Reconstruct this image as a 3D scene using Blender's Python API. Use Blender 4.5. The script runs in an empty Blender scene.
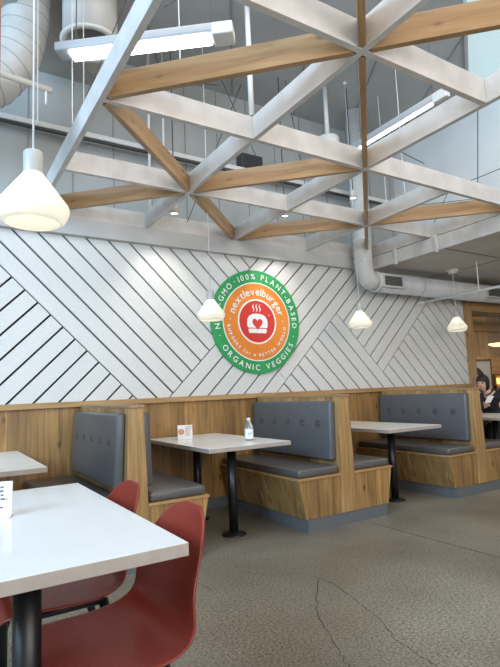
import bpy, bmesh, math, random
from math import sin, cos, pi, radians, sqrt
from mathutils import Vector, Matrix
random.seed(4)
scn = bpy.context.scene
C = scn.collection

# ------------------------------------------------------------------ helpers
def obj(name, bm, m, parent=None, bevel=0, seg=2, smooth=False, loc=None):
    me = bpy.data.meshes.new(name)
    bmesh.ops.recalc_face_normals(bm, faces=bm.faces)
    bm.to_mesh(me); bm.free()
    if m is not None: me.materials.append(m)
    o = bpy.data.objects.new(name, me); C.objects.link(o)
    if parent: o.parent = parent
    if loc: o.location = loc
    if smooth:
        for p in me.polygons: p.use_smooth = True
    if bevel:
        b = o.modifiers.new('bevel', 'BEVEL'); b.width = bevel; b.segments = seg
        b.limit_method = 'ANGLE'; b.angle_limit = radians(40)
        if seg > 2:
            for p in me.polygons: p.use_smooth = True
    return o
def thing(name, label, cat, loc=(0, 0, 0), rz=0, group=None):
    o = bpy.data.objects.new(name, None); C.objects.link(o)
    o.empty_display_size = .1
    o.location = loc; o.rotation_euler = (0, 0, rz)
    o['label'] = label; o['category'] = cat
    if group: o['group'] = group
    return o
def tag(o, label, cat, group=None):
    o['label'] = label; o['category'] = cat
    if group: o['group'] = group
    return o
def struct(name, bm, m, **k):
    o = obj(name, bm, m, **k); o['kind'] = 'structure'
    return o
def copy_tree(o, parent=None):
    c = o.copy(); C.objects.link(c)
    if parent: c.parent = parent
    for ch in list(o.children): copy_tree(ch, c)
    return c
def box(bm, x0, x1, y0, y1, z0, z1):
    v = [bm.verts.new(p) for p in ((x0,y0,z0),(x1,y0,z0),(x1,y1,z0),(x0,y1,z0),(x0,y0,z1),(x1,y0,z1),(x1,y1,z1),(x0,y1,z1))]
    for f in ((0,3,2,1),(4,5,6,7),(0,1,5,4),(1,2,6,5),(2,3,7,6),(3,0,4,7)): bm.faces.new([v[i] for i in f])
    return bm
def Bx(*a):
    return box(bmesh.new(), *a)
def prism(bm, pts, axis, a, b):
    """pts: 2D polygon; axis: extrude axis 0/1/2 from a to b"""
    def mk(p, t):
        q = list(p); q.insert(axis, t); return bm.verts.new(q)
    A = [mk(p, a) for p in pts]; B = [mk(p, b) for p in pts]
    n = len(pts)
    bm.faces.new(A); bm.faces.new(B[::-1])
    for i in range(n): bm.faces.new((A[i], B[i], B[(i+1) % n], A[(i+1) % n]))
    return bm
def tube(bm, pts, r, seg=12, caps=True):
    pts = [Vector(p) for p in pts]; n = len(pts)
    rs = r if isinstance(r, (list, tuple)) else [r]*n
    rings = []; prev = None
    for i, p in enumerate(pts):
        t = (pts[min(i+1, n-1)] - pts[max(i-1, 0)]).normalized()
        if prev is None:
            a = Vector((0, 0, 1)) if abs(t.z) < .9 else Vector((1, 0, 0))
            u = t.cross(a).normalized()
        else:
            u = (prev - t*prev.dot(t)).normalized()
        prev = u; w = t.cross(u)
        rings.append([bm.verts.new(p + (u*cos(2*pi*k/seg) + w*sin(2*pi*k/seg))*rs[i]) for k in range(seg)])
    for i in range(n-1):
        for k in range(seg):
            bm.faces.new((rings[i][k], rings[i][(k+1) % seg], rings[i+1][(k+1) % seg], rings[i+1][k]))
    if caps: bm.faces.new(rings[0][::-1]); bm.faces.new(rings[-1])
    return bm
def T(*a, **k): return tube(bmesh.new(), *a, **k)
def lathe(bm, prof, seg=32, c=(0, 0, 0), closed=False):
    rings = []
    for r, z in prof:
        if r < 1e-5: rings.append([bm.verts.new((c[0], c[1], c[2]+z))])
        else: rings.append([bm.verts.new((c[0]+r*cos(2*pi*k/seg), c[1]+r*sin(2*pi*k/seg), c[2]+z)) for k in range(seg)])
    idx = list(range(len(rings)-1))
    pairs = [(i, i+1) for i in idx] + ([(len(rings)-1, 0)] if closed else [])
    for i, j in pairs:
        A, B = rings[i], rings[j]
        for k in range(seg):
            k2 = (k+1) % seg
            if len(A) == 1 and len(B) == 1: continue
            if len(A) == 1: bm.faces.new((A[0], B[k], B[k2]))
            elif len(B) == 1: bm.faces.new((A[k], A[k2], B[0]))
            else: bm.faces.new((A[k], A[k2], B[k2], B[k]))
    return bm

# ------------------------------------------------------------------ materials
def mat(name, col=(.8,.8,.8), rough=.5, metal=0, **k):
    m = bpy.data.materials.new(name); m.use_nodes = True
    b = m.node_tree.nodes['Principled BSDF']
    b.inputs['Base Color'].default_value = (*col, 1); b.inputs['Roughness'].default_value = rough
    b.inputs['Metallic'].default_value = metal
    for n, v in k.items():
        b.inputs[n].default_value = v
    return m
def nodes(m): return m.node_tree.nodes, m.node_tree.links, m.node_tree.nodes['Principled BSDF']
def noisy(name, c1, c2, rough=.5, scale=8, vec=(1,1,1), bump=0, detail=4, lo=.35, hi=.65):
    m = mat(name, c1, rough); N, L, b = nodes(m)
    tc = N.new('ShaderNodeTexCoord'); mp = N.new('ShaderNodeMapping'); mp.inputs['Scale'].default_value = vec
    nz = N.new('ShaderNodeTexNoise'); nz.inputs['Scale'].default_value = scale; nz.inputs['Detail'].default_value = detail
    cr = N.new('ShaderNodeValToRGB'); cr.color_ramp.elements[0].position = lo; cr.color_ramp.elements[1].position = hi
    cr.color_ramp.elements[0].color = (*c1, 1); cr.color_ramp.elements[1].color = (*c2, 1)
    L.new(tc.outputs['Object'], mp.inputs[0]); L.new(mp.outputs[0], nz.inputs['Vector']); L.new(nz.outputs[0], cr.inputs[0]); L.new(cr.outputs[0], b.inputs['Base Color'])
    if bump:
        bp = N.new('ShaderNodeBump'); bp.inputs['Strength'].default_value = bump; bp.inputs['Distance'].default_value = .004
        L.new(nz.outputs[0], bp.inputs['Height']); L.new(bp.outputs[0], b.inputs['Normal'])
    return m
def oak(name, ax, c1=(.36,.19,.075), c2=(.60,.37,.175), plank=None, across=0, rough=.42, knots=True):
    """ax: grain axis 0/1/2; plank: board width; across: axis or (axis, axis) summed for board index"""
    m = mat(name, c1, rough); N, L, b = nodes(m)
    tc = N.new('ShaderNodeTexCoord'); vec = tc.outputs['Object']
    idx = None
    if plank:
        sp = N.new('ShaderNodeSeparateXYZ'); L.new(vec, sp.inputs[0])
        ad = N.new('ShaderNodeMath'); ad.operation = 'ADD'
        a1, a2 = across if isinstance(across, tuple) else (across, None)
        L.new(sp.outputs[a1], ad.inputs[0])
        if a2 is None: ad.inputs[1].default_value = .04
        else: L.new(sp.outputs[a2], ad.inputs[1])
        dv = N.new('ShaderNodeMath'); dv.operation = 'DIVIDE'; dv.inputs[1].default_value = plank; L.new(ad.outputs[0], dv.inputs[0])
        fl = N.new('ShaderNodeMath'); fl.operation = 'FLOOR'; L.new(dv.outputs[0], fl.inputs[0])
        wn = N.new('ShaderNodeTexWhiteNoise'); wn.noise_dimensions = '1D'; L.new(fl.outputs[0], wn.inputs['W'])
        va = N.new('ShaderNodeVectorMath'); va.operation = 'MULTIPLY_ADD'
        L.new(wn.outputs['Color'], va.inputs[0]); va.inputs[1].default_value = (9, 9, 9); L.new(vec, va.inputs[2]); vec = va.outputs[0]
        idx = wn.outputs['Value']
        fr = N.new('ShaderNodeMath'); fr.operation = 'FRACT'; L.new(dv.outputs[0], fr.inputs[0])
        seam = N.new('ShaderNodeMath'); seam.operation = 'LESS_THAN'; L.new(fr.outputs[0], seam.inputs[0]); seam.inputs[1].default_value = .018
    mp = N.new('ShaderNodeMapping'); s = [14, 14, 14]; s[ax] = 1.1; mp.inputs['Scale'].default_value = s
    L.new(vec, mp.inputs[0])
    nz = N.new('ShaderNodeTexNoise'); nz.inputs['Scale'].default_value = 1.6; nz.inputs['Detail'].default_value = 7; nz.inputs['Distortion'].default_value = .8
    L.new(mp.outputs[0], nz.inputs['Vector'])
    cr = N.new('ShaderNodeValToRGB'); e = cr.color_ramp.elements
    e[0].position = .28; e[0].color = (*c1, 1); e[1].position = .72; e[1].color = (*c2, 1)
    L.new(nz.outputs[0], cr.inputs[0]); out = cr.outputs[0]
    def mix(fac, col2, out, mode='MIX', f=None):
        mx = N.new('ShaderNodeMix'); mx.data_type = 'RGBA'; mx.blend_type = mode
        if f is not None: mx.inputs[0].default_value = f
        else: L.new(fac, mx.inputs[0])
        L.new(out, mx.inputs[6])
        if isinstance(col2, tuple): mx.inputs[7].default_value = (*col2, 1)
        else: L.new(col2, mx.inputs[7])
        return mx.outputs[2]
    if knots:
        mk = N.new('ShaderNodeMapping'); s = [7.5, 7.5, 7.5]; s[ax] = 3.4; mk.inputs['Scale'].default_value = s; L.new(vec, mk.inputs[0])
        vo = N.new('ShaderNodeTexVoronoi'); vo.inputs['Scale'].default_value = 1; L.new(mk.outputs[0], vo.inputs['Vector'])
        kr = N.new('ShaderNodeMapRange'); kr.inputs[1].default_value = .04; kr.inputs[2].default_value = .15; kr.inputs[3].default_value = .85; kr.inputs[4].default_value = 0
        L.new(vo.outputs['Distance'], kr.inputs[0]); out = mix(kr.outputs[0], (.09,.035,.012), out)
    if plank:
        br = N.new('ShaderNodeMapRange'); br.inputs[3].default_value = .74; br.inputs[4].default_value = 1.12; L.new(idx, br.inputs[0])
        out = mix(None, br.outputs[0], out, 'MULTIPLY', 1.0)
        out = mix(seam.outputs[0], (.12,.055,.02), out)
    L.new(out, b.inputs['Base Color'])
    return m
def emis(name, col, s):
    m = mat(name, col, .5); b = m.node_tree.nodes['Principled BSDF']
    b.inputs['Emission Color'].default_value = (*col, 1); b.inputs['Emission Strength'].default_value = s
    return m

OAKW = oak('oak_wainscot', 2, (.19,.095,.030), (.43,.245,.085), plank=.145, across=0)
OAKV = oak('oak_vertical', 2, (.20,.102,.033), (.45,.265,.098), plank=.16, across=(0, 1))
OAKD = oak('oak_divider_face', 2, (.24,.13,.045), (.48,.295,.12), plank=.115, across=1)
OAKP = oak('oak_post', 2, (.30,.165,.065), (.50,.31,.13))
OAKX = oak('oak_rail', 0, (.32,.175,.065), (.49,.30,.125), knots=False)
OAKY = oak('oak_cap', 1, (.22,.13,.065), (.42,.27,.13), knots=False)
TIMB = oak('timber_beam', 0, (.25,.145,.062), (.45,.285,.14))
WHITE = noisy('white_painted_wood', (.50,.48,.465), (.60,.58,.565), .5, 6, (1,1,1), .15)
SLAT = noisy('white_slat', (.64,.635,.615), (.70,.695,.675), .45, 60, (1,1,1), .1)
GROOVE = mat('dark_groove', (.012,.008,.006), .9)
FASCIA = noisy('pale_grey_paint', (.42,.425,.42), (.48,.48,.475), .6, 3)
UPWALL = noisy('grey_upper_wall', (.38,.39,.38), (.44,.45,.44), .7, 2)
CEILM = noisy('grey_ceiling', (.36,.37,.37), (.42,.43,.43), .7, 1.5)
SOFF = noisy('beige_soffit', (.52,.50,.46), (.58,.56,.52), .7, 3)
DUCT = noisy('painted_duct', (.50,.495,.48), (.58,.575,.56), .42, 5)
PIPE = mat('white_pipe', (.72,.72,.70), .4)
METAL = mat('grey_plinth', (.15,.16,.17), .45, .3)
BLACK = mat('black_powder_coat', (.007,.008,.010), .38)
CABLE = mat('dark_cable', (.05,.05,.055), .5)
STEELC = mat('light_cable', (.6,.6,.6), .4)
VINYL = noisy('grey_vinyl', (.085,.088,.097), (.105,.108,.116), .36, 90, (1,1,1), .12)
VINYLS = noisy('grey_vinyl_seat', (.085,.080,.078), (.11,.102,.098), .30, 60, (1,1,1), .12)  # same vinyl with a brownish reflection put into its colour
REDP = noisy('red_plastic', (.19,.020,.011), (.225,.025,.014), .38, 200, (1,1,1), .1)
TOP = noisy('white_laminate', (.60,.605,.61), (.64,.645,.65), .13, 2)
BTOP = noisy('white_laminate_lit', (.90,.90,.88), (.93,.93,.91), .22, 2)  # lighter copy of the white laminate; brighter light on booth tables put into colour
EDGE = noisy('table_edge', (.37,.315,.27), (.41,.35,.30), .4, 20)  # brown-grey edge, darkened to carry the shade on its side faces
CARD = mat('white_card', (.82,.81,.80), .4)
INK = mat('dark_ink', (.06,.07,.13), .6)
ORNG = mat('orange_ink', (.72,.22,.06), .6)
LED = emis('led_lens', (.93,.95,1.0), 9)
SKYL = emis('skylight_glow', (.52,.66,.70), .55)

def shade_mat():
    m = bpy.data.materials.new('frosted_glass_glow'); m.use_nodes = True
    N = m.node_tree.nodes; L = m.node_tree.links; N.clear()
    out = N.new('ShaderNodeOutputMaterial')
    tr = N.new('ShaderNodeBsdfTranslucent'); tr.inputs[0].default_value = (.93,.93,.88,1)
    df = N.new('ShaderNodeBsdfPrincipled'); df.inputs['Base Color'].default_value = (.76,.76,.72,1); df.inputs['Roughness'].default_value = .25
    df.inputs['Emission Color'].default_value = (1,.93,.75,1)
    tc = N.new('ShaderNodeTexCoord'); sp = N.new('ShaderNodeSeparateXYZ'); L.new(tc.outputs['Object'], sp.inputs[0])
    mr = N.new('ShaderNodeMapRange'); mr.inputs[1].default_value = .0; mr.inputs[2].default_value = .15; mr.inputs[3].default_value = .0; mr.inputs[4].default_value = .22  # bulb glow put into the glass as emission, stronger towards the top
    L.new(sp.outputs[2], mr.inputs[0]); L.new(mr.outputs[0], df.inputs['Emission Strength'])
    tp = N.new('ShaderNodeBsdfTransparent')
    a = N.new('ShaderNodeMixShader'); a.inputs[0].default_value = .55
    L.new(tr.outputs[0], a.inputs[1]); L.new(df.outputs[0], a.inputs[2])
    c = N.new('ShaderNodeMixShader'); c.inputs[0].default_value = .22
    L.new(a.outputs[0], c.inputs[1]); L.new(tp.outputs[0], c.inputs[2]); L.new(c.outputs[0], out.inputs[0])
    return m
SHADE = shade_mat()

def floor_mat():
    m = mat('polished_concrete', (.2,.2,.18), .3); N, L, b = nodes(m)
    tc = N.new('ShaderNodeTexCoord')
    n1 = N.new('ShaderNodeTexNoise'); n1.inputs['Scale'].default_value = .9; n1.inputs['Detail'].default_value = 5
    n2 = N.new('ShaderNodeTexNoise'); n2.inputs['Scale'].default_value = 78; n2.inputs['Detail'].default_value = 4; n2.inputs['Roughness'].default_value = .6
    vo = N.new('ShaderNodeTexVoronoi'); vo.inputs['Scale'].default_value = 85
    for n in (n1, n2, vo): L.new(tc.outputs['Object'], n.inputs['Vector'])
    c1 = N.new('ShaderNodeValToRGB'); e = c1.color_ramp.elements
    e[0].position = .34; e[0].color = (.128,.113,.088,1); e[1].position = .66; e[1].color = (.225,.212,.178,1)
    L.new(n1.outputs[0], c1.inputs[0])
    c2 = N.new('ShaderNodeValToRGB'); e = c2.color_ramp.elements
    e[0].position = .36; e[0].color = (.42,.41,.40,1); e[1].position = .60; e[1].color = (1.5,1.47,1.42,1)
    L.new(n2.outputs[0], c2.inputs[0])
    mx = N.new('ShaderNodeMix'); mx.data_type = 'RGBA'; mx.blend_type = 'MULTIPLY'; mx.inputs[0].default_value = .95
    L.new(c1.outputs[0], mx.inputs[6]); L.new(c2.outputs[0], mx.inputs[7])
    mr = N.new('ShaderNodeMapRange'); mr.inputs[1].default_value = .1; mr.inputs[2].default_value = .28; mr.inputs[3].default_value = .55; mr.inputs[4].default_value = 0
    L.new(vo.outputs['Distance'], mr.inputs[0])
    m2 = N.new('ShaderNodeMix'); m2.data_type = 'RGBA'
    ws = N.new('ShaderNodeMath'); ws.operation = 'MULTIPLY'; L.new(mr.outputs[0], ws.inputs[0])
    wn = N.new('ShaderNodeSeparateColor'); L.new(vo.outputs['Color'], wn.inputs[0]); L.new(wn.outputs[0], ws.inputs[1])
    L.new(ws.outputs[0], m2.inputs[0]); L.new(mx.outputs[2], m2.inputs[6]); m2.inputs[7].default_value = (.50,.47,.41,1)
    L.new(m2.outputs[2], b.inputs['Base Color'])
    rr = N.new('ShaderNodeMapRange'); rr.inputs[3].default_value = .22; rr.inputs[4].default_value = .5
    L.new(n2.outputs[0], rr.inputs[0]); L.new(rr.outputs[0], b.inputs['Roughness'])
    return m
FLOOR = floor_mat()

# ------------------------------------------------------------------ camera (solved from the photograph)
F_, PI_, RO, YA, H = 510.3572, .1111, .0414, 1.0112, 1.15
c, s, cp, sp_ = cos(YA), sin(YA), cos(PI_), sin(PI_)
Fw = Vector((c*cp, s*cp, sp_)); Rt = Vector((s, -c, 0)); Up = Vector((-c*sp_, -s*sp_, cp))
Rr = Rt*cos(RO) - Up*sin(RO); Ur = Up*cos(RO) + Rt*sin(RO)
cam = bpy.data.cameras.new('camera'); co = bpy.data.objects.new('camera', cam); C.objects.link(co)
co.matrix_world = Matrix(((Rr.x, Ur.x, -Fw.x, 0), (Rr.y, Ur.y, -Fw.y, 0), (Rr.z, Ur.z, -Fw.z, H), (0, 0, 0, 1)))
cam.sensor_fit = 'VERTICAL'; cam.sensor_height = 24; cam.lens = 24*F_/667; cam.clip_start = .02
scn.camera = co

# ------------------------------------------------------------------ room shell
YW = 4.71
CAPZ = 1.105
struct('floor', Bx(-6, 14, -5, 9.2, -.1, 0), FLOOR)
fl = bpy.data.objects['floor']
def strip(bm, pts, w, z=.0008):
    pts = [Vector((*p, 0)) for p in pts]
    L_, R_ = [], []
    for i, p in enumerate(pts):
        t = (pts[min(i+1, len(pts)-1)] - pts[max(i-1, 0)]).normalized(); n = Vector((-t.y, t.x, 0))
        ww = w*(.6+.8*random.random()) if len(pts) > 4 else w
        L_.append(bm.verts.new((p+n*ww)[:2] + (z,))); R_.append(bm.verts.new((p-n*ww)[:2] + (z,)))
    for i in range(len(pts)-1): bm.faces.new((L_[i], R_[i], R_[i+1], L_[i+1]))
def pix_floor(u, v):
    cr, sr = cos(RO), sin(RO); a, b_ = u-250, v-333.5
    x = (cr*a - sr*b_)/F_; y = (sr*a + cr*b_)/F_
    d = Fw + Rt*x - Up*y; t = -H/d.z
    return (d.x*t, d.y*t)
bm = bmesh.new()
def crack(pts, w):
    q = [Vector(p) for p in pts]; out = []
    for i in range(len(q)-1):
        n = 5
        for k in range(n):
            p = q[i].lerp(q[i+1], k/n); out.append((p.x + random.uniform(-.008, .008), p.y + random.uniform(-.008, .008)))
    out.append(tuple(q[-1])); strip(bm, out, w)
# surface coordinates on the slab
crack([(2.036, 2.583), (2.024, 2.371), (1.96, 2.142), (1.932, 2.04), (1.897, 1.924), (1.815, 1.76), (1.79, 1.605), (1.779, 1.505), (1.70, 1.25)], .0022)
crack([(2.036, 2.583), (1.809, 2.324), (1.672, 2.124), (1.585, 1.933), (1.527, 1.801), (1.494, 1.716), (1.40, 1.5)], .0024)
crack([(2.036, 2.583), (1.981, 2.692), (1.824, 2.795), (1.704, 2.959)], .0011)
crack([(1.422, 2.806), (1.385, 3.101), (1.307, 3.325)], .0016)
strip(bm, [(3.175, 3.26), (3.17, 1.0), (3.165, -2)], .004)
o = obj('floor_crack', bm, mat('crack_dark', (.075,.062,.05), .9), fl)

# back wall
wb = struct('wall_back', Bx(-1.6, 6.85, YW+.030, YW+.14, 0, 2.70), GROOVE)
# slatted herringbone boards, clipped polygons in the wall plane
R2 = sqrt(2)
def clip(poly, n, d):              # keep n.p <= d
    out = []
    for i in range(len(poly)):
        a, b_ = poly[i], poly[(i+1) % len(poly)]
        da, db = n[0]*a[0]+n[1]*a[1]-d, n[0]*b_[0]+n[1]*b_[1]-d
        if da <= 0: out.append(a)
        if (da < 0 < db) or (db < 0 < da):
            t = da/(da-db); out.append((a[0]+(b_[0]-a[0])*t, a[1]+(b_[1]-a[1])*t))
    return out
SL = (1/R2, -1/R2)                 # '/' boards: x - z constant
BS = (1/R2, 1/R2)                  # '\' boards: x + z constant
def neg(n): return (-n[0], -n[1])
bm = bmesh.new(); G = .0088
def zone(nrm, start, step, lims):
    for k in range(-60, 60):
        a, b_ = start+step*k, start+step*(k+1)
        p = [(-1.6, CAPZ), (6.71, CAPZ), (6.71, 2.66), (-1.6, 2.66)]
        p = clip(p, nrm, b_-G); p = clip(p, neg(nrm), -(a+G)) if p else p
        for (n, d) in lims:
            if len(p) > 2: p = clip(p, n, d)
        if len(p) > 2:
            ar = abs(sum(p[i][0]*p[(i+1) % len(p)][1]-p[(i+1) % len(p)][0]*p[i][1] for i in range(len(p))))/2
            if ar > .0008: prism(bm, p, 1, YW-.008, YW+.031)
B1, B2, B2b, B3, B4, B5, STEP = 1.953, .611, .335, 1.527, 4.43, 2.57, 3.287
g = .003
zone(SL, .18-.1487*40, .1487, [(BS, B1-g)])
zone(BS, B1, .1482, [(neg(BS), -B1-g), (SL, B2-g), (BS, STEP)])
zone(BS, B1, .1482, [(neg(BS), -STEP), (SL, B2b-g)])
zone(SL, B2b, .149, [(neg(SL), -B2b-g), (neg(BS), -STEP-g), (SL, B3)])
zone(SL, B2, .1527, [(neg(SL), -B2-g), (BS, STEP-g), (SL, B3)])
zone(SL, B3, .149, [(neg(SL), -B3), (neg(BS), -B4-g), (SL, B5)])
zone(BS, B4-.1485*40, .1485, [(neg(SL), -B3-g), (BS, B4-g)])
zone(BS, B4, .1485, [(neg(SL), -B5-g), (neg(BS), -B4-g)])
obj('slat_panelling', bm, SLAT, wb)
obj('wainscot', Bx(-1.6, 6.71, YW-.012, YW+.031, .10, 1.09), OAKW, wb)
obj('chair_rail', Bx(-1.6, 6.709, YW-.045, YW+.031, 1.068, CAPZ+.012), OAKX, wb, .003)
struct('baseboard_back', Bx(-1.6, 6.71, YW-.016, YW+.031, 0, .10), METAL)
struct('trim_1', Bx(6.71, 6.86, YW-.05, YW+.14, 0, 2.62), OAKP)
struct('trim_2', Bx(6.86, 9.0, YW-.05, YW+.14, 2.20, 2.62), OAKX)
struct('trim_3', Bx(-1.6, 4.70, 4.63, YW+.012, 2.62, 2.777), FASCIA)
# upper wall, with siding seams
uw = struct('wall_upper', Bx(-1.6, 5.9, 4.86, 4.98, 2.70, 4.6), UPWALL)
bm = bmesh.new(); box(bm, -1.6, 5.9, YW-.02, 4.86, 2.70, 2.74)
obj('wall_ledge', bm, FASCIA, uw)
bm = bmesh.new()
for k in range(14): box(bm, .3+k*.4, .308+k*.4, 4.853, 4.86, 2.74, 4.6)
obj('siding_seam', bm, mat('seam', (.27,.28,.28), .7), uw)
cl = struct('ceiling', Bx(-5.5, 5.7, -4, 4.98, 4.6, 4.7), CEILM)
bm = bmesh.new()
for k in range(9):
    tube(bm, [(-2+k*.9, -2, 4.595), (2+k*.9, 4.8, 4.595)], .006, 6)
obj('deck_seam', bm, mat('seam_dark', (.22,.23,.235), .7), cl)
# light-coloured bulkhead on the left whose edge runs diagonally
bm = bmesh.new(); prism(bm, [(-3, 1.2), (.83, 4.3), (1.45, 4.86), (-3, 4.86)], 2, 4.25, 4.6)
struct('trim_4', bm, noisy('tan_bulkhead', (.36,.35,.32), (.42,.41,.385), .7, 2))
# right-hand upper wall and the skylight above it
struct('wall_right_upper', Bx(5.6, 5.7, 0, 4.98, 2.78, 4.6), noisy('pale_upper', (.68,.685,.68), (.74,.745,.74), .6, 2))
sk = struct('window_1', prism(bmesh.new(), [(4.05, 2.52), (5.6, 3.58), (5.6, -.5), (4.05, -.5)], 2, 4.588, 4.600), SKYL)
bm = bmesh.new(); prism(bm, [(4.02, 2.54), (4.05, 2.52), (5.6, 3.58), (5.6, 3.62)], 2, 4.57, 4.60)
obj('window_frame', bm, FASCIA, sk)
struct('trim_6', Bx(4.95, 5.6, 1.0, 2.35, 2.80, 3.05), SOFF)
# low soffit on the right
so = struct('ceiling_soffit', Bx(4.72, 14, -3, YW-.02, 2.62, 2.74), SOFF)
bm = bmesh.new()
for yy in (1.6, 2.55, 3.5): box(bm, 4.72, 14, yy, yy+.008, 2.616, 2.62)
box(bm, 5.9, 5.906, -3, 4.6, 2.617, 2.62)
obj('panel_joint', bm, mat('joint_dark', (.06,.055,.05), .8), so)
obj('fascia_board', Bx(4.695, 4.72, -3, YW-.08, 2.60, 2.752), WHITE, so)

# ------------------------------------------------------------------ lattice of beams over the room
NX = lambda i: 1.7607+i*.9995
NY = lambda j: 4.6614+(j-3)*.9995
ZL, BH, BT = 2.779, .152, .036
lat = thing('ceiling_lattice', 'white beam grid with oak diagonal braces hanging over the whole dining area', 'lattice', (NX(0), NY(0), ZL))
def bar(name, p, q, m, h=BH, t=BT, z=ZL, e0=0, e1=0):
    a, b_ = Vector((*p, 0)), Vector((*q, 0)); d = (b_-a); Ln = d.length; ang = math.atan2(d.y, d.x)
    bm = Bx(-e0, Ln+e1, -t/2, t/2, 0, h)
    o = obj(name, bm, m, lat, .002)
    o.location = (a.x-NX(0), a.y-NY(0), z-ZL); o.rotation_euler = (0, 0, ang)
    return o
for j, (i0, i1) in {-1: (-1, 1), 0: (-1, 1), 1: (-1, 3), 2: (-1, 3), 3: (-1, 3)}.items():
    zz = ZL
    bar('lattice_beam', (NX(i0), NY(j)-(.002 if j == 3 else 0)), (NX(i1), NY(j)-(.002 if j == 3 else 0)), WHITE, e0=BT/2, e1=BT/2-(.03 if i1 == 3 else 0), z=zz)
for i, (j0, j1) in {-1: (-1, 3), 0: (-1, 3), 1: (-1, 3), 2: (1, 3), 3: (-1, 3)}.items():
    for j in range(j0, j1):
        bar('lattice_beam', (NX(i)-(.012 if i == 3 else 0), NY(j)+BT/2+.0005), (NX(i)-(.012 if i == 3 else 0), NY(j+1)-BT/2-.0005), WHITE)
def brace(a, b_):
    p, q = Vector((NX(a[0]), NY(a[1]))), Vector((NX(b_[0]), NY(b_[1])))
    d = (q-p).normalized()*.045
    bar('timber_brace', (p+d), (q-d), TIMB, h=BH-.012)
for a, b_ in [((-1,1),(0,0)), ((0,0),(1,-1)), ((-1,3),(0,2)), ((0,2),(1,1)), ((1,3),(2,2)), ((2,2),(3,1)),
              ((-1,-1),(0,0)), ((0,0),(1,1)), ((1,1),(2,2)), ((2,2),(3,3)), ((-1,1),(0,2)), ((0,2),(1,3))]:
    brace(a, b_)
for k, yy in enumerate((3.52, 4.10)):
    tag(obj('ceiling_bracket', prism(bmesh.new(), [(4.668, 2.575), (4.69, 2.575), (4.69, 2.76), (4.655, 2.76), (4.665, 2.66)], 1, yy, yy+.035), WHITE, bevel=.003),
        ['white bracket on the soffit edge, right one of the pair', 'white bracket on the soffit edge, left one near the duct elbow'][k], 'bracket')

# ------------------------------------------------------------------ booths
X1, X2, X3 = 1.1753, 3.0333, 4.9015
YF, ZD, ZB = 3.361, 1.085, .425
def make_booth():
    r = thing('booth_seating', 'x', 'booth', (0, 0, 0))
    y1 = YW-.0465-YF
    dt, db, hb, hk, hp, zk = .050, .080, .525, .462, .446, .100
    # divider: flares towards the floor
    z0 = .100
    def dx(z): return dt+(ZD-z)/(ZD-ZB)*(.076-dt)
    bm = prism(bmesh.new(), [(-dx(z0), z0), (dx(z0), z0), (dx(ZD-.02), ZD-.02), (-dx(ZD-.02), ZD-.02)], 1, 0, y1)
    obj('divider_panel', bm, OAKD, r, .002)
    obj('divider_cap', Bx(-dt-.006, dt+.006, -.008, y1, ZD-.02, ZD), OAKY, r, .002)
    for sgn in (-1, 1):
        pts = [(sgn*hk, zk), (sgn*dx(zk), zk), (sgn*dx(ZB), ZB), (sgn*(hb-.003), ZB-.012), (sgn*hb, ZB-.012)]
        pts = [(sgn*hk, zk), (sgn*(dx(zk)+.001), zk), (sgn*(dx(ZB)+.001), ZB-.018), (sgn*hb, ZB-.018)]
        obj('seat_box', prism(bmesh.new(), pts, 1, .004, y1), OAKV, r, .0015)
        a, b_ = sorted((sgn*(dx(ZB)+.001), sgn*(hb+.006)))
        obj('seat_board', Bx(a, b_, -.004, y1, ZB-.018, ZB), OAKX, r, .002)
        a, b_ = sorted((sgn*.09, sgn*(hb-.012)))
        obj('seat_cushion', Bx(a, b_, .012, y1-.005, ZB+.0005, ZB+.068), VINYLS, r, .024, 4)
        # back cushion with buttons, tilted like the divider
        zc0, zc1 = .53, 1.03
        x0, x1 = dx(zc0)+.001, dx(zc1)+.001
        bc = obj('back_cushion', prism(bmesh.new(), [(sgn*x0, zc0), (sgn*x1, zc1), (sgn*(x1+.062), zc1), (sgn*(x0+.066), zc0)], 1, .055, y1-.015), VINYL, r, .018, 4)
        for k in range(5):
            yy = .055+(y1-.07)*(.13+.185*k); zz = .83; xx = dx(zz)+.066
            b2 = bmesh.new()
            lathe(b2, [(0, .0045), (.010, .004), (.015, .001), (.017, -.003), (.022, .0012), (.034, .001), (.042, -.003)], 18)
            bo = obj('button', b2, BUTT, bc, smooth=True)
            bo.location = (sgn*(xx-.001), yy, zz); bo.rotation_euler = (0, sgn*pi/2, 0)
    obj('plinth', Bx(-hp, hp, .008, y1, 0, .0995), METAL, r)
    return r
BUTT = mat('button_vinyl', (.062,.064,.071), .33)
bproto = make_booth()
for k, (x, lab) in enumerate([(X1, 'double oak booth with grey cushions nearest the red chairs, leftmost'),
                              (X2, 'double oak booth with grey cushions, between the table with the bottle and the next table'),
                              (X3, 'double oak booth with grey cushions at the right end, person sitting behind it')]):
    o = bproto if k == 0 else copy_tree(bproto)
    o.location = (x, YF, 0); o['label'] = lab; o['group'] = 'double booths along the slatted wall'

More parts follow.
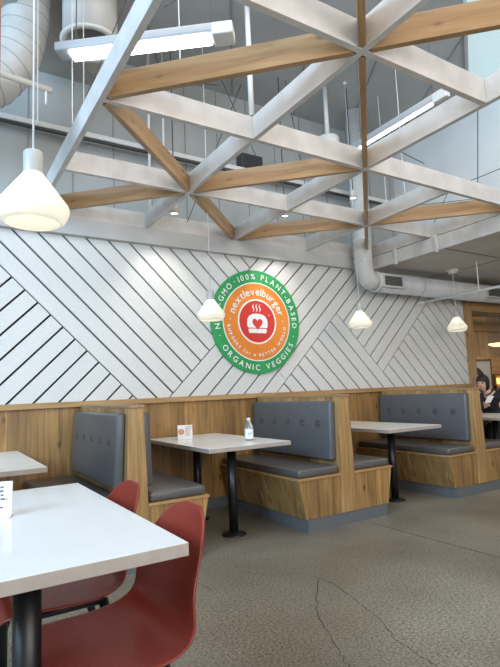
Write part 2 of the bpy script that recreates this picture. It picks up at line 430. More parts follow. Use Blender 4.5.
def make_table(w, L_, h, legs, th, name='dining_table'):
    """origin: front-left corner on the floor; front edge on y=0"""
    r = thing(name, 'x', 'table')
    tp = obj('table_top', Bx(0, w, 0, L_, h-th+.002, h), BTOP if w < .75 else TOP, r, .002)
    tp.data.materials.append(EDGE)
    for p in tp.data.polygons:
        if abs(p.normal.z) < .5: p.material_index = 1
    for y in legs:
        obj("column", T([(w/2+(.040 if w > .8 else 0), y, .012), (w/2+(.040 if w > .8 else 0), y, h-th-.01)], .037, 24), BLACK, r, smooth=True)
        obj('mount_plate', Bx(w/2-.12+(.040 if w > .8 else 0), w/2+.12+(.040 if w > .8 else 0), y-.12, y+.12, h-th-.01, h-th+.0015), BLACK, r, .002)
        b2 = lathe(bmesh.new(), [(0, 0), (.098, 0), (.10, .004), (.098, .010), (.06, .018), (.038, .03), (0, .03)], 32)
        obj('base_disc', b2, BLACK, r, smooth=True).location = (w/2+(.040 if w > .8 else 0), y, 0)
    return r
eb = thing('low_bench', 'low oak bench with grey cushion under the person in black', 'bench', (6.47, YF, 0))
yb = YW-.0465-YF
obj('seat_box', prism(bmesh.new(), [(-.22, .10), (.27, .10), (.27, ZB), (-.27, ZB)], 1, .004, yb), OAKV, eb, .002)
obj('seat_cushion', Bx(-.26, .26, .012, yb-.005, ZB+.0005, ZB+.068), VINYLS, eb, .024, 4)
obj('plinth', Bx(-.20, .25, .01, yb, 0, .0995), METAL, eb)
XC = [.248, (X1+X2)/2, (X2+X3)/2, 5.75]
tproto = make_table(.74, 1.29, .734, (.33, .98), .034)
labs = ['empty white booth table at left edge, beyond the near table', 'white booth table holding a bottle and a small card',
        'empty white booth table between the middle and right booths', 'white booth table where the person in black sits']
for k in range(4):
    o = tproto if k == 0 else copy_tree(tproto)
    o.location = (XC[k]-.37, 3.397, 0); o['label'] = labs[k]; o['group'] = 'booth tables along the slatted wall'
nt = make_table(.81, 1.232, .75, (.26, .97), .037)
nt.location = (-.21, 1.3125, 0); tag(nt, 'large white table in the left foreground with red chairs tucked under', 'table')

# ------------------------------------------------------------------ red shell chairs
def make_chair():
    r = thing('shell_chair', 'x', 'chair')
    prof = [(-.235,.400,.18,0,0), (-.225,.430,.21,.0,0), (-.15,.438,.228,.003,0), (-.05,.430,.238,.006,0), (.05,.424,.243,.012,0),
            (.13,.424,.246,.026,.0), (.185,.440,.246,.040,.012), (.212,.48,.240,.045,.035), (.228,.55,.228,.030,.05), (.246,.62,.212,.012,.048),
            (.264,.68,.192,.004,.042), (.279,.727,.165,0,.032), (.290,.762,.127,0,.022), (.296,.781,.080,0,.010), (.299,.788,.04,0,.004)]
    bm = bmesh.new(); n = 16; rows = []
    for (x, z, w, up, fw) in prof:
        row = []
        for k in range(n+1):
            s_ = -1+2*k/n
            row.append(bm.verts.new((x - fw*s_*s_ , w*s_*(1-.0*abs(s_)), z + up*abs(s_)**3)))
        rows.append(row)
    for a, b_ in zip(rows, rows[1:]):
        for k in range(n): bm.faces.new((a[k], a[k+1], b_[k+1], b_[k]))
    sh = obj('seat_shell', bm, REDP, r, smooth=True)
    so_ = sh.modifiers.new('solid', 'SOLIDIFY'); so_.thickness = .011; so_.offset = -1
    ss = sh.modifiers.new('sub', 'SUBSURF'); ss.levels = 1; ss.render_levels = 2
    bm = bmesh.new()
    tube(bm, [(-.15,-.15,.392), (-.15,.15,.392)], .012, 10); tube(bm, [(.12,-.15,.392), (.12,.15,.392)], .012, 10)
    tube(bm, [(-.15,-.15,.392), (.12,-.15,.392)], .012, 10); tube(bm, [(-.15,.15,.392), (.12,.15,.392)], .012, 10)
    tube(bm, [(-.15,0,.372), (.12,0,.372)], .022, 10)
    obj('seat_frame', bm, BLACK, r, smooth=True)
    for sx, sy in ((-1,-1), (-1,1), (1,-1), (1,1)):
        top = (-.15 if sx < 0 else .12, sy*.15, .395); bot = (-.23 if sx < 0 else .23, sy*.225, 0)
        obj('leg', T([top, ((top[0]*.7+bot[0]*.3), top[1]*.7+bot[1]*.3, .28), bot], [.019, .017, .011], 12), BLACK, r, smooth=True)
    return r
c1 = make_chair(); c1.location = (.452, 1.60, 0); tag(c1, 'red moulded shell chair nearest the camera at the foreground table', 'chair', 'red chairs at the foreground table')
c2 = copy_tree(c1); c2.location = (.445, 2.17, 0); c2['label'] = 'red moulded shell chair at the far end of the foreground table'

# ------------------------------------------------------------------ pendants
def make_pendant(x, y, zb, ztop, lab, grp=None):
    r = thing('pendant_lamp', lab, 'lamp', (x, y, zb), 0, grp)
    # conical frosted glass shade, open below with a turned-in lip
    o_ = [(.094,.000), (.110,.010), (.121,.030), (.126,.048), (.122,.064), (.060,.150), (.040,.176), (.036,.186)]
    in_ = [(a-.004, b_+.001) for a, b_ in o_[::-1]]
    in_[-1] = (.091, .003)
    obj('lamp_shade', lathe(bmesh.new(), o_+in_, 40, closed=True), SHADE, r, smooth=True)
    obj('socket', lathe(bmesh.new(), [(0,.176), (.033,.176), (.034,.18), (.034,.262), (.030,.268), (.008,.272), (0,.272)], 28), SOCK, r, smooth=True)
    obj('bulb', lathe(bmesh.new(), [(0,.100), (.014,.104), (.024,.118), (.026,.132), (.018,.150), (.012,.1755), (0,.1755)], 20), BULB, r, smooth=True)
    obj('cord', T([(0, 0, .272), (0, 0, ztop-zb-.008)], .0035, 8), PIPE, r, smooth=True)
    q = 1 if ztop < 3 else .3
    obj('canopy', lathe(bmesh.new(), [(a*q, b_*q) for a, b_ in [(0,-.045), (.05,-.045), (.055,-.04), (.055,-.025), (.075,-.022), (.078,-.004), (.078,0), (0,0)]], 28, (0,0,ztop-zb)), PIPE, r, smooth=True)
    return r
SOCK = mat('socket_white', (.40,.41,.40), .35); BULB = emis('bulb_glow', (1,.90,.70), 6)
make_pendant(.294, 1.90, 1.775, 4.6, 'large frosted glass cone pendant at upper left, nearest the camera')
make_pendant(2.104, 4.0, 1.785, 4.6, 'frosted glass pendant hanging in front of the round sign', 'small frosted pendants over the booth tables')
make_pendant(3.935, 4.02, 1.775, 4.6, 'frosted glass pendant below the duct elbow, over the middle empty table', 'small frosted pendants over the booth tables')
make_pendant(5.80, 4.17, 1.805, 2.619, 'frosted glass pendant hung from the low soffit near the wooden post', 'small frosted pendants over the booth tables')

# ------------------------------------------------------------------ round sign
SG = thing('round_sign', 'round green, orange and red restaurant sign on the slatted wall', 'sign', (3.03, YW-.010, 1.90))
GREEN = noisy('sign_green', (.022,.30,.085), (.028,.34,.10), .4, 4); ORANGE = noisy('sign_orange', (.78,.235,.028), (.82,.26,.035), .4, 4)
RED = noisy('sign_red', (.62,.035,.028), (.66,.045,.035), .4, 4); SW = mat('sign_white', (.85,.85,.83), .4)
def disc(name, r, d0, d1, m, r0=0):
    pr = [(r0, 0), (r, 0), (r, d1-d0), (r0, d1-d0)]
    o = obj(name, lathe(bmesh.new(), pr, 96, closed=r0 > 0), m, SG)
    o.rotation_euler = (pi/2, 0, 0); o.location = (0, -d0, 0)
disc('backing_board', .575, 0, .024, GREEN)
disc('white_ring', .437, .024, .026, SW, .426); disc('orange_ring', .426, .024, .0255, ORANGE, .250)
disc('inner_white_ring', .250, .024, .027, SW, .232); disc('red_disc', .232, .024, .0265, RED)
def glyph(ch, size, off=0.0):
    cu = bpy.data.curves.new('glyph', 'FONT'); cu.body = ch; cu.size = size; cu.offset = off; cu.resolution_u = 3
    o = bpy.data.objects.new('glyph', cu); C.objects.link(o)
    bpy.context.view_layer.update()
    me = bpy.data.meshes.new_from_object(o.evaluated_get(bpy.context.evaluated_depsgraph_get()))
    vs = [v.co[:] for v in me.vertices]; fs = [tuple(p.vertices) for p in me.polygons]
    bpy.data.objects.remove(o); bpy.data.curves.remove(cu); bpy.data.meshes.remove(me)
    return vs, fs
def arc_text(text, size, R, a0, a1, inward=False, off=0, y=-.0275):
    """letters from clock angle a0 to a1 (degrees, clockwise from top); inward: letter tops point to the centre"""
    gl = []
    for ch in text:
        if ch == ' ': gl.append((None, size*.30)); continue
        vs, fs = glyph(ch, size, off)
        x0 = min(v[0] for v in vs); x1 = max(v[0] for v in vs)
        gl.append(((vs, fs, (x0+x1)/2), x1-x0))
    tot = sum(w for _, w in gl); span = radians(a1-a0)*R
    gap = (abs(span)-tot)/max(1, len(gl)-1); pos = 0; sg = 1 if span > 0 else -1
    for gg, w in gl:
        if gg:
            a = radians(a0) + sg*(pos+w/2)/R
            vs, fs, cx = gg; bm = bmesh.new(); nv = []
            ur = Vector((sin(a), 0, cos(a))); ut = Vector((cos(a), 0, -sin(a)))
            for (px, py, _) in vs:
                px -= cx
                rad, tx = (R-py, -px) if inward else (R+py, px)
                q = ur*rad + ut*tx; nv.append(bm.verts.new((q.x, y, q.z)))
            for f in fs: bm.faces.new([nv[i] for i in f])
            obj('letter', bm, SW, SG)
        pos += w+gap
arc_text('NON-GMO', .088, .474, -101, -39, off=.0012)
arc_text('100% PLANT-BASED', .088, .474, -27, 97, off=.0012)
arc_text('ORGANIC VEGGIES', .088, .536, -122+360, 118, True, off=.0012)
arc_text('nextlevelburger', .120, .296, -75, 76, off=.0013)
arc_text('BURGERS for a BETTER WORLD', .050, .385, -97+360, 98, True, off=.0010)
for a, R_, d in ((-33, .505, .007), (-109, .505, .007), (108, .505, .007), (-87, .345, .007), (87, .345, .007)):
    bm = bmesh.new()
    v = [bm.verts.new((sin(radians(a))*R_+d*cos(k*pi/5), -.0275, cos(radians(a))*R_+d*sin(k*pi/5))) for k in range(10)]
    bm.faces.new(v); obj('dot', bm, SW, SG)
# burger emblem: bun with heart cut, base bar, steam
bm = bmesh.new()
def flat(pts, y=-.0275):
    bm.faces.new([bm.verts.new((p[0], y, p[1])) for p in pts])
bun = [(-.118, -.070), (-.132, -.055), (-.134, -.025)]
for k in range(1, 16):
    a = pi-pi*k/16; bun.append((.134*(abs(cos(a))**.8)*(1 if cos(a) > 0 else -1), -.025+.112*sin(a)**.75))
bun += [(.134, -.025), (.132, -.055), (.118, -.070)]
flat(bun); obj('bun', bm, SW, SG); bm = bmesh.new()
flat([(-.112,-.080), (.112,-.080), (.120,-.090), (.112,-.128), (-.112,-.128), (-.120,-.090)])
obj('base_bun', bm, SW, SG)
for k in range(3):
    bm = bmesh.new()
    x0 = -.055+.042*k; A, B = [], []
    for q in range(9):
        t = q/8; xx = x0+.010*sin(t*2*pi)+.016*t; zz = .108+.085*t; w = .003+.005*sin(pi*t)
        A.append((xx-w, zz)); B.append((xx+w, zz))
    flat(A+B[::-1]); obj('steam', bm, SW, SG)
bm = lathe(bmesh.new(), [(.006,0), (.009,0), (.009,.001), (.006,.001)], 16, closed=True)
o = obj('mark_ring', bm, SW, SG); o.rotation_euler = (pi/2, 0, 0); o.location = (.155, -.0268, .075)
bm = bmesh.new(); pts = []
for k in range(32):
    t = 2*pi*k/32
    pts.append((.0042*16*sin(t)**3, -.022+.0044*(13*cos(t)-5*cos(2*t)-2*cos(3*t)-cos(4*t))))
bm.faces.new([bm.verts.new((x, -.0285, z)) for x, z in pts])
obj('heart', bm, RED, SG)

# ------------------------------------------------------------------ things on tables
def card_text(bm, x0, x1, z1, rows, dz, h, y):
    for k in range(rows):
        x = x0; L_ = x1-(x1-x0)*random.choice((.05, .15, .3))
        while x < L_:
            w = random.uniform(.008, .016); w = min(w, L_-x)
            v = [bm.verts.new(p) for p in ((x, y, z1-k*dz-h), (x+w, y, z1-k*dz-h), (x+w, y, z1-k*dz), (x, y, z1-k*dz))]
            bm.faces.new(v); x += w+.004
cd = thing('table_card', 'small white tent card on the table with the bottle', 'card', (1.957, 4.30, .7345), radians(-25))
obj('card_holder', Bx(-.066, .066, -.022, .022, 0, .006), CARD, cd, .001)
obj('printed_sheet', prism(bmesh.new(), [(-.003, .0065), (.003, .0065), (.008, .128), (.003, .128)], 0, -.066, .066), CARD, cd)
bm = bmesh.new(); card_text(bm, .004, .060, .115, 5, .018, .008, -.0045)
obj('card_text', bm, mat('faded_ink', (.38,.25,.2), .6), cd)
bm = lathe(bmesh.new(), [(.026, 0), (.026, .001), (.014, .001), (.014, 0)], 20, closed=True)
lathe(bm, [(0, .0), (.009, 0), (.009, .001), (0, .001)], 14)
o = obj('card_seal', bm, ORNG, cd); o.rotation_euler = (pi/2, 0, 0); o.location = (-.033, -.0035, .07)

cd = thing('table_card', 'white card sign with dark text on the foreground table', 'card', (.195, 2.02, .7505), radians(-20))
obj('card_holder', Bx(-.075, .055, -.03, .03, 0, .006), mat('clear_acrylic', (.8,.82,.82), .1), cd, .001)
obj('printed_sheet', prism(bmesh.new(), [(-.003, .0065), (.003, .0065), (.014, .118), (.009, .118)], 0, -.075, .055), CARD, cd)
bm = bmesh.new(); card_text(bm, -.066, .048, .104, 4, .0135, .005, -.0035)
card_text(bm, -.066, .048, .035, 1, .014, .005, -.0035)
o = obj('card_text', bm, INK, cd)

bt = thing('water_bottle', 'clear bottle with white label near the edge of the booth table', 'bottle', (2.262, 3.69, .7345))
GL = mat('clear_glass', (.86,.92,.93), .05, **{'Transmission Weight': .85, 'IOR': 1.3})
obj('bottle_body', lathe(bmesh.new(), [(0,0), (.030,0), (.035,.005), (.035,.105), (.030,.125), (.018,.150), (.015,.168), (0,.168)], 28), GL, bt, smooth=True)
obj('bottle_label', lathe(bmesh.new(), [(.0355,.018), (.0355,.098)], 28), mat('label_white', (.80,.82,.84), .5), bt, smooth=True)
obj('bottle_cap', lathe(bmesh.new(), [(0,.1685), (.016,.1685), (.016,.184), (.013,.188), (0,.188)], 20), mat('cap_white', (.7,.74,.76), .4), bt, smooth=True)
bm = bmesh.new()
for k in range(3):
    a = radians(-130+16*k); a2 = a+radians(9)
    v = [bm.verts.new((.036*cos(t), .036*sin(t), z)) for t, z in ((a,.04+.01*k), (a2,.04+.01*k), (a2,.07), (a,.07))]
    bm.faces.new(v)
obj('label_print', bm, mat('label_ink', (.12,.3,.42), .6), bt)

# ------------------------------------------------------------------ ducts, pipes, fixtures
du = thing('air_duct', 'pale round air duct running along the top right of the slatted wall', 'duct', (4.45, 4.43, 2.42))
obj('duct_tube', T([(.16, 0, 0), (9, 0, 0)], .125, 32), DUCT, du, smooth=True)
el = [(-.0, 0, 2.17), (0, 0, .22), (.01, 0, .12), (.045, 0, .04), (.10, 0, .005), (.17, 0, 0)]
obj('duct_elbow', T(el, .112, 28), DUCT, du, smooth=True)
for z in (.24, .5, 1.0, 1.5): obj('duct_band', lathe(bmesh.new(), [(.112, z-.006), (.117, z-.004), (.117, z+.004), (.112, z+.006)], 28, (0, 0, 0)), PIPE, du, smooth=True)
for x in (.18, .95, 2.1): obj('joint_band', T([(x-.012, 0, 0), (x+.012, 0, 0)], .130, 32), DUCT, du, smooth=True)
GRM = mat('grille_dark', (.03,.03,.035), .5)
for x in (.36, 2.45):
    bm = bmesh.new(); box(bm, x-.18, x+.18, -.138, -.06, -.085, .075)
    g_ = obj('vent_frame', bm, DUCT, du, .003)
    bm = bmesh.new(); box(bm, x-.15, x+.15, -.1415, -.137, -.062, .055)
    obj('vent_opening', bm, GRM, g_)
    bm = bmesh.new()
    for k in range(6): box(bm, x-.15, x+.15, -.1435, -.141, -.055+k*.019, -.050+k*.019)
    obj('vent_slats', bm, mat('vent_slat', (.22,.22,.22), .5), g_)

SEAM = mat('duct_seam', (.36,.36,.35), .5)
sd = thing('spiral_duct', 'large round spiral duct at the top left corner', 'duct', (.6, 4.2, 4.2))
P = [(.02, 0, .42), (-.01, 0, .2), (-.02, 0, .02), (-.055, 0, -.2), (-.12, 0, -.38), (-.24, 0, -.56), (-.42, 0, -.70), (-.75, 0, -.85)]
obj('duct_tube', T(P, .185, 32), DUCT, sd, smooth=True)
for k in range(10):
    t = .25+k*.55; a_ = int(t); f_ = t-a_
    c0 = Vector(P[a_]).lerp(Vector(P[a_+1]), f_); dd = (Vector(P[a_+1])-Vector(P[a_])).normalized()
    obj('duct_seam', T([c0-dd*.004, c0+dd*.004], .1875, 32), SEAM, sd, smooth=True)

rd = thing('tube_duct', 'short open-ended round duct hanging from the ceiling behind the light strip', 'duct', (1.03, 3.9, 4.0))
obj('duct_tube', lathe(bmesh.new(), [(.215,0), (.215,.6), (.195,.6), (.195,0)], 40, closed=True), DUCT, rd, smooth=True)
obj('duct_lip', lathe(bmesh.new(), [(.19,-.012), (.235,-.012), (.235,.006), (.19,.006)], 40, closed=True), PIPE, rd, smooth=True)

HOUS = mat('light_housing', (.34,.35,.37), .4)
def led(p, q, name_lab, w=.10):
    p, q = Vector(p), Vector(q); d = q-p; L_ = d.length; rz = math.atan2(d.y, d.x)
    t = thing('strip_light', name_lab, 'light', p, rz)
    obj('housing', Bx(0, L_, -w/2, w/2, .0, .06), HOUS, t, .012, 3)
    obj('lens', Bx(.09, L_-.12, -w/2+.012, w/2-.012, -.022, -.0005), LED, t, .008, 3)
    obj('end_cap', Bx(L_-.11, L_+.02, -w/2-.004, w/2+.004, -.024, .055), DUCT, t, .008)
    for x in (.12, L_-.12):
        obj('hanger', T([(x, 0, .06), (x+.02, 0, 4.6-p.z)], .004, 6), CABLE, t)
    return t
led((.640, 3.20, 3.33), (1.515, 2.50, 3.33), 'bright strip light at upper left behind the blue-white beam', .12)
led((3.29, 3.32, 3.33), (3.28, 2.28, 3.33), 'bright strip light at upper right above the beams', .045)

dr = thing('hanging_drum', 'white drum hanging on a pipe high behind the beams', 'speaker', (3.79, 4.2, 3.82))
obj('drum_body', lathe(bmesh.new(), [(0,0), (.125,0), (.13,.01), (.13,.15), (.12,.165), (0,.165)], 32), PIPE, dr, smooth=True)
obj('pipe', T([(0,0,.165), (0,0,.78)], .025, 14), PIPE, dr, smooth=True)
cp_ = thing('conduit_pipe', 'thick white vertical conduit above the middle of the lattice', 'pipe', (2.17, 3.3, 3.33))
obj('pipe', T([(0,0,.05), (0,0,1.27)], .022, 14), PIPE, cp_, smooth=True)
obj('hook', T([(0,0,.05), (0,0,.02), (.015,0,0), (.03,0,.015)], .006, 8), CABLE, cp_, smooth=True)
for k, (x, y, z0, lab) in enumerate([(1.75, 4.5, 2.92, 'slim white pipe left of the slanted wood brace, left of a pair'),
                                (1.90, 4.5, 2.92, 'slim white pipe by the slanted wood brace, right of a pair')]):
    tag(obj('conduit_pipe', T([(x,y,z0), (x,y,4.6)], .014-.004*k, 10), PIPE, smooth=True), lab, 'pipe')
# long white gutter along the upper wall
gu = thing('wall_conduit', 'long white conduit running across the grey upper wall', 'pipe', (0, 4.72, 3.64))
obj('channel', Bx(-1.6, 5.55, -.02, .03, -.02, .03), PIPE, gu, .004)
obj('shade_strip', Bx(-1.6, 5.55, -.005, .03, -.04, -.0205), CABLE, gu)  # solid dark bar standing in for the shade line under the channel
obj('wall_standoff', Bx(-1.4, -1.36, .03, .135, -.01, .02), PIPE, gu)
pl = thing('stub_pipe', 'white pipe stub with end cap at the left edge below the spiral duct', 'pipe', (.385, 3.86, 3.50))
obj('pipe', T([(-1.6, 0, .16), (.34, 0, -.02)], .024, 14), PIPE, pl, smooth=True)
obj('drop', T([(.30, 0, -.02), (.30, 0, -.14)], .009, 10), PIPE, pl, smooth=True)
obj('hanger_rod', T([(-.4, 0, .05), (-.4, 0, 1.02)], .004, 6), CABLE, pl)
# suspended track rail on the right
tr = thing('track_rail', 'slim white rail hung below the soffit on the right', 'rail', (5.64, 4.56, 2.24))
obj('rail', T([(0,0,0), (-.03,-2.2,0)], .016, 12), PIPE, tr, smooth=True)
obj('mount', Bx(-.03, .03, -.03, .06, -.02, .012), PIPE, tr, .003)
obj('hanger_rod', T([(0, -.85, .01), (0, -.85, .375)], .006, 8), PIPE, tr)
obj('hanger_rod', T([(-.02, -1.95, .01), (-.02, -1.95, .375)], .006, 8), PIPE, tr)
# dark return-air box behind the lattice
ra = thing('return_air_box', 'dark square air grille high on the grey wall', 'vent', (3.1, 4.75, 3.73))
obj('box', Bx(-.15, .13, -.03, .105, -.11, .13), CABLE, ra, .004)
bm = bmesh.new()
for k in range(7): box(bm, -.13, .11, -.036, -.03, -.095+k*.03, -.083+k*.03)
obj('louvre', bm, GRM, ra)
# spot lights
def spot(x, y, z, ztop, lab, lit=True):
    t = thing('spot_light', lab, 'light', (x, y, z), 0)
    obj('can', lathe(bmesh.new(), [(0,.10), (.03,.10), (.036,.09), (.045,0), (.040,0), (.032,.06), (0,.06)], 24), DUCT, t, smooth=True)
    obj('lens', lathe(bmesh.new(), [(0,.012), (.037,.012), (.037,.016), (0,.016)], 20), BULB if lit else CARD, t)
    obj('stem', T([(0,0,.10), (0,0,ztop-z)], .006, 8), CABLE, t)
spot(1.93, 4.35, 2.85, 4.6, 'lit spotlight under the crossing of the wood braces')
spot(4.03, 4.1, 3.27, 4.6, 'white domed spotlight beside the plumb wood brace')
spot(3.2, 4.3, 3.0, 4.6, 'small track spotlight above the round sign')
sn = thing('soffit_spot', 'small bright round downlight in the soffit at the right edge', 'light', (5.9, 3.35, 2.6195))
obj('trim_ring', lathe(bmesh.new(), [(.05,-.01), (.06,-.008), (.06,0), (.05,0)], 24, closed=True), PIPE, sn, smooth=True)
obj('lens', lathe(bmesh.new(), [(0,-.006), (.05,-.006), (.05,0), (0,0)], 24), BULB, sn)
# tension cables and hanging wires
cables = [((.76,3.55,2.9),(1.35,3.5,4.6)), ((1.25,2.9,3.7),(2.1,2.6,4.4)), ((1.6,3.3,3.5),(2.6,4.6,4.5)),
          ((2.3,4.2,4.5),(3.1,4.6,3.7)), ((2.2,4.64,2.9),(2.9,4.6,4.6)), ((4.2,3.4,3.0),(5.58,2.6,3.6)), ((4.2,2.6,3.7),(5.58,3.6,3.1)),
          ((4.9,3.0,2.74),(5.6,3.1,3.6)), ((3.76,3.55,2.91),(5.6,3.55,3.35)), ((4.9,3.9,2.74),(5.6,3.9,3.7)), ((3.5,2.7,3.0),(4.3,4.2,4.2)), ((3.9,4.64,2.9),(3.3,4.3,4.6)),
          ((.55,3.4,2.95),(.55,3.4,4.55)), ((.75,3.3,2.95),(.75,3.3,4.55)), ((.9,3.6,3.2),(.9,3.6,4.55)), ((1.45,3.1,3.4),(1.45,3.1,4.55)), ((3.95,3.3,2.95),(3.95,3.3,4.5)), ((4.35,3.9,2.95),(4.33,3.9,4.5))]
for k, (a, b_) in enumerate(cables):
    o = obj('tension_cable', T([a, b_], .0042, 6), CABLE if k < 12 else STEELC)
    tag(o, 'thin dark tension cable strung above the beams' if k < 12 else 'thin pale hanging wire above the beams', 'cable', 'dark cables above the beams' if k < 12 else 'pale wires above the beams')
# wooden column at the left edge
tag(obj('timber_column', Bx(-.12, .288, 3.0, 3.12, 0, 4.6), mat('red_brown_wood', (.22,.07,.03), .5)), 'red-brown timber column cropped by the left edge of the photo', 'column')

# ------------------------------------------------------------------ room beyond the wall end
WARM = oak('warm_board_wall', 2, (.44,.27,.11), (.64,.43,.20), plank=.2, across=0)
struct('wall_far', Bx(6.9, 14, 7.6, 7.7, 0, 3.0), WARM)
struct('ceiling_far', Bx(6.76, 14, YW+.14, 7.7, 2.95, 3.0), mat('dark_ceiling', (.03,.028,.03), .8))
struct('trim_5', Bx(8, 14, 7.48, 7.6, 2.35, 2.52), OAKX)
bm = bmesh.new()
for k in range(4): tube(bm, [(7.2, 5.2+k*.55, 2.80-.05*k), (14, 5.2+k*.55, 2.80-.05*k)], .06+.02*(k % 2), 12)
tag(obj('ceiling_pipework', bm, mat('dark_pipe', (.05,.055,.07), .5), smooth=True), 'dark pipes in the ceiling void beyond the wooden post', 'pipe')
ps = thing('framed_poster', 'grey-white framed poster with a round black emblem beyond the post', 'poster', (10.3, 6.98, .25))
obj('poster_board', Bx(-.65, .47, 0, .03, 0, 1.34), mat('poster_white', (.50,.52,.54), .5), ps)
bm = bmesh.new(); box(bm, .47, .51, -.01, .04, 0, 1.39); box(bm, -.70, .51, -.012, .038, 1.34, 1.38)
obj('poster_frame', bm, mat('dark_wood', (.12,.06,.03), .5), ps)
bm = lathe(bmesh.new(), [(.46,0), (.46,.01), (.32,.01), (.32,0)], 48, closed=True)
lathe(bm, [(.26,0), (.26,.01), (.22,.01), (.22,0)], 48, closed=True)
e_ = obj('poster_emblem', bm, mat('emblem_black', (.015,.015,.018), .5), ps); e_.rotation_euler = (pi/2, 0, 0); e_.location = (-.16, -.001, .76)
obj('poster_stand', Bx(-.6, -.5, .03, .5, -.25, 1.0), mat('stand', (.1,.06,.04), .5), ps)
obj('poster_foot', Bx(.3, .4, .03, .5, -.25, 1.0), mat('stand2', (.1,.06,.04), .5), ps)
sh = thing('lit_shelf', 'warm wooden shelf with glowing yellow strip at the right edge', 'shelf', (11.22, 6.95, 0))
WS = oak('shelf_wood', 0, (.50,.24,.06), (.72,.40,.12), knots=False)
obj('shelf_case', Bx(-.30, 1.6, .10, .5, 0, .98), mat('case_brown', (.16,.07,.03), .6), sh)
obj('back_panel', Bx(-.34, 1.6, .42, .5, 1.27, 1.72), WS, sh)
obj('shelf_board', Bx(-.36, 1.6, 0, .5, .96, 1.02), OAKX, sh)
obj('top_board', Bx(-.36, 1.6, 0, .5, 1.25, 1.30), mat('board_brown', (.22,.09,.04), .5), sh)
obj('side_board', Bx(-.36, -.30, .0, .5, .0, 1.25), mat('board_brown2', (.22,.09,.04), .5), sh)
obj('glow_strip', Bx(-.26, 1.5, .38, .44, 1.06, 1.20), emis('yellow_glow', (1,.62,.12), 3.0), sh)
lm = thing('ceiling_lamp', 'wide glowing dish lamp in the room beyond', 'lamp', (11.2, 6.9, 1.95))
obj('dish', lathe(bmesh.new(), [(0,-.03), (.2,-.02), (.3,.02), (.3,.05), (0,.06)], 28), emis('dish_glow', (1,.80,.48), 1.3), lm, smooth=True)
obj('rod', T([(0,0,.06), (0,0,1.0)], .01, 8), CABLE, lm)
tk = thing('track_spot', 'black track spotlight in front of the warm board wall', 'light', (10.95, 6.7, 2.05))
obj('can', T([(0,0,0), (.10,-.05,-.10)], .06, 16), CABLE, tk); obj('stem', T([(0,0,0), (0,0,.9)], .015, 8), CABLE, tk)

# ------------------------------------------------------------------ seated person
SKIN = mat('skin', (.62,.34,.24), .5); CLOTH = noisy('black_cloth', (.010,.011,.014), (.022,.023,.028), .8, 30); HAIR = mat('dark_hair', (.015,.011,.010), .6)
def skinned(name, verts, edges, radii, m, parent, sub=2, root=0):
    me = bpy.data.meshes.new(name); me.from_pydata(verts, edges, []); me.materials.append(m)
    o = bpy.data.objects.new(name, me); C.objects.link(o); o.parent = parent
    sk_ = o.modifiers.new('skin', 'SKIN'); sk_.use_smooth_shade = True
    for i, r_ in enumerate(radii):
        rr = r_ if isinstance(r_, tuple) else (r_, r_)
        me.skin_vertices[0].data[i].radius = rr; me.skin_vertices[0].data[i].use_root = (i == root)
    ss = o.modifiers.new('sub', 'SUBSURF'); ss.levels = 1; ss.render_levels = sub
    return o
PX, PY = 6.48, 4.16
PR = radians(188)
pe = thing('person', 'person in black clothes sitting behind the right booth, looking at a phone', 'person', (PX, PY, .495), PR)
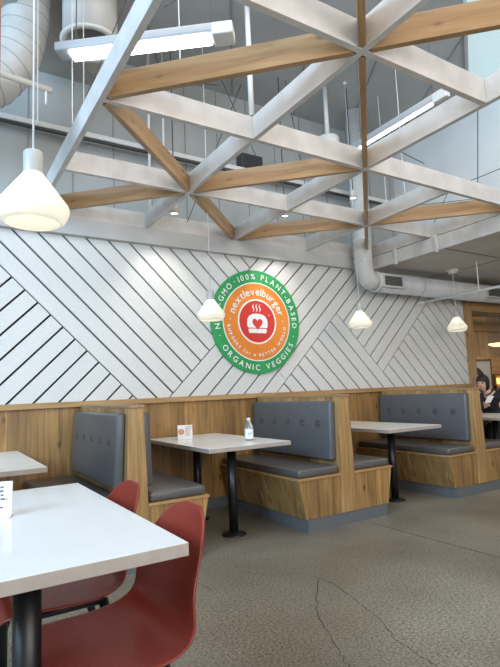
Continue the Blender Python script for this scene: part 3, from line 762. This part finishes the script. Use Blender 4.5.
# local coordinates: facing +x, z from the seat
def figure(name, m, g, body):
    V, E, Rr_ = [], [], []
    def chain(pts, start=None):
        prev = start
        for p, r_ in pts:
            V.append(p); Rr_.append(r_+g if not isinstance(r_, tuple) else (r_[0]+g, r_[1]+g)); i = len(V)-1
            if prev is not None: E.append((prev, i))
            prev = i
        return prev
    chain([((0,0,.10), (.15,.12))])
    chest = chain([((.02,0,.25), (.125,.10)), ((.05,0,.40), (.15,.105))], 0)
    neck = chain([((.10,-.03,.48), (.085,.075)), ((.14,-.05,.520), .050)], chest)
    if body:
        neck = chain([((.165,-.06,.545), .048), ((.20,-.07,.590), (.068,.076)), ((.205,-.07,.64), (.070,.082)), ((.19,-.07,.688), (.055,.065))], neck)
    for s_ in (-1, 1):
        # arms: right hand rests in the lap, left hand holds the phone
        if s_ < 0:
            pts = [((.08,-.16,.42), .058), ((.14,-.22,.34), .050), ((.22,-.20,.295), .045), ((.33,-.07,.30), .037), ((.40,.045,.325), .029)]
        else:
            pts = [((.08,.16,.42), .058), ((.10,.22,.28), .048), ((.12,.22,.16), .044), ((.22,.18,.155), .036), ((.31,.13,.165), .029)]
        a = chain(pts if not body else [(p, r_*.82) for p, r_ in pts], chest)
        chain([((.10,s_*.09,.075), .085), ((.28,s_*.11,.075), .075), ((.45,s_*.11,.06), .060), ((.46,s_*.11,-.15), .050), ((.43,s_*.11,-.38), .038)]
              if not body else [((.10,s_*.09,.075), .07), ((.28,s_*.11,.075), .06), ((.45,s_*.11,.06), .05), ((.46,s_*.11,-.15), .042), ((.43,s_*.11,-.41), .034), ((.53,s_*.11,-.46), .03)], 0)
        if body:
            # palm and five fingers
            w = Vector(pts[-1][0])
            if s_ < 0: d, side = Vector((.60,.55,.35)).normalized(), Vector((.35,-.70,.5)).normalized()
            else: d, side = Vector((.95,-.2,-.12)).normalized(), Vector((-.1,-.95,.1)).normalized()
            up = d.cross(side).normalized()
            pc = w+d*.035; pi_ = chain([(tuple(pc), (.026,.016))], a)
            pe_ = chain([(tuple(pc+d*.035), (.028,.013))], pi_)
            for k, ln in enumerate((.062,.072,.068,.052)):
                b0 = pc+d*.045+side*(.027-.018*k)
                chain([(tuple(b0), .008), (tuple(b0+d*ln*.5+up*.012), .0075), (tuple(b0+d*ln*.72+up*.035), .0065)], pe_)
            b0 = pc+side*.03
            chain([(tuple(b0), .010), (tuple(b0+side*.018+d*.03), .009), (tuple(b0+side*.02+d*.052+up*.012), .0075)], pi_)
    return skinned(name, V, E, Rr_, m, pe)
figure('body', SKIN, 0, True)
figure('clothing', CLOTH, .012, False)
# face details and hair
bm = bmesh.new()
bmesh.ops.create_uvsphere(bm, u_segments=20, v_segments=14, radius=1)
for v in bm.verts:
    x, y, z = v.co
    v.co = Vector((.185+x*.088, -.07+y*.084, .650+z*.094))
    if x > .55 and z < -.05: v.co.x = .175+.55*.088+(x-.55)*.03
    if z < -.2 and x < .2: v.co.z -= .05
obj('hair', bm, HAIR, pe, smooth=True)
bm = bmesh.new(); tube(bm, [(.268,-.07,.635), (.290,-.07,.600), (.275,-.07,.590)], [.008,.013,.008], 8)
obj('nose', bm, SKIN, pe, smooth=True)
for s_ in (-1, 1): obj('eye', lathe(bmesh.new(), [(0,.012), (.009,.008), (.012,0), (.009,-.008), (0,-.012)], 10, (.262, -.07+s_*.032, .628)), mat('eye_dark', (.02,.015,.012), .3), pe, smooth=True)
obj('mouth', T([(.262,-.092,.562), (.270,-.07,.560), (.262,-.048,.562)], .005, 8), mat('lip', (.45,.16,.13), .5), pe)
for s_ in (-1, 1):
    tag_ = obj('shoe', Bx(.40, .62, s_*.11-.045, s_*.11+.045, -.494, -.41), BLACK, pe, .02, 3)
q = Matrix.Rotation(PR, 3, 'Z') @ Vector((.46, .10, .375))
ph = thing('smartphone', 'pale smartphone held over the table in the hand of the person in black', 'phone', (PX+q.x, PY+q.y, .495+q.z))
obj('phone_case', Bx(-.004, .004, -.037, .037, 0, .14), CARD, ph, .003)
obj('phone_screen', Bx(-.0055, -.0042, -.033, .033, .006, .134), emis('screen', (.8,.85,.95), .8), ph)
ph.rotation_euler = (0, radians(-55), PR)

# ------------------------------------------------------------------ light
w = bpy.data.worlds.new('world'); scn.world = w; w.use_nodes = True
bg = w.node_tree.nodes['Background']; bg.inputs[0].default_value = (.97,.97,1.0,1); bg.inputs[1].default_value = .48
def area(name, loc, target, sx, sy, power, col=(1,1,1)):
    l = bpy.data.lights.new(name, 'AREA'); l.shape = 'RECTANGLE'; l.size = sx; l.size_y = sy; l.energy = power; l.color = col
    o = bpy.data.objects.new(name, l); C.objects.link(o); o.location = loc
    o.rotation_euler = (Vector(target)-Vector(loc)).to_track_quat('-Z', 'Y').to_euler(); return o
area('window_daylight', (-4.5, .6, 3.3), (2, 2.6, 2.5), 4, 2.0, 560, (.50,.76,1))
area('front_daylight', (1.5, -4.0, 2.4), (2.5, 3, 1.2), 5, 2.5, 90, (1,.94,.87))
area('ceiling_fill', (2.2, 1.4, 4.4), (2.2, 1.5, 0), 4.5, 3.0, 110, (1,.93,.84))  # added downward fill under the ceiling, not a fixture of the room
area('upper_fill', (1.5, -1.5, 2.2), (2.5, 4.0, 4.0), 3, 1.5, 75, (1,.94,.90))
area('right_wash', (6.3, 2.4, 2.58), (6.3, 2.6, 0), 2.4, 1.6, 30, (1,.88,.72))
area('far_room', (10, 6.2, 2.9), (10.5, 7.4, 1.0), 3, .8, 60, (1,.78,.48))
def point(loc, p, col=(1,.88,.7), r=.03):
    l = bpy.data.lights.new('lamp', 'POINT'); l.energy = p; l.color = col; l.shadow_soft_size = r
    o = bpy.data.objects.new('lamp', l); C.objects.link(o); o.location = loc
for p in ((.294,1.9,1.80), (2.104,4.0,1.81), (3.935,4.02,1.80), (5.80,4.17,1.83)): point(p, .45)
def spotl(loc, tgt, p, ang=70):
    l = bpy.data.lights.new('wall_spot', 'SPOT'); l.energy = p; l.spot_size = radians(ang); l.spot_blend = .8; l.color = (1,.96,.88); l.shadow_soft_size = .04
    o = bpy.data.objects.new('wall_spot', l); C.objects.link(o); o.location = loc
    o.rotation_euler = (Vector(tgt)-Vector(loc)).to_track_quat('-Z', 'Y').to_euler()
spotl((1.93, 4.1, 2.74), (1.9, 4.7, 2.1), 16); spotl((3.2, 4.1, 2.74), (3.3, 4.7, 2.2), 18)
scn.view_settings.view_transform = 'Standard'
scn.view_settings.exposure = 0
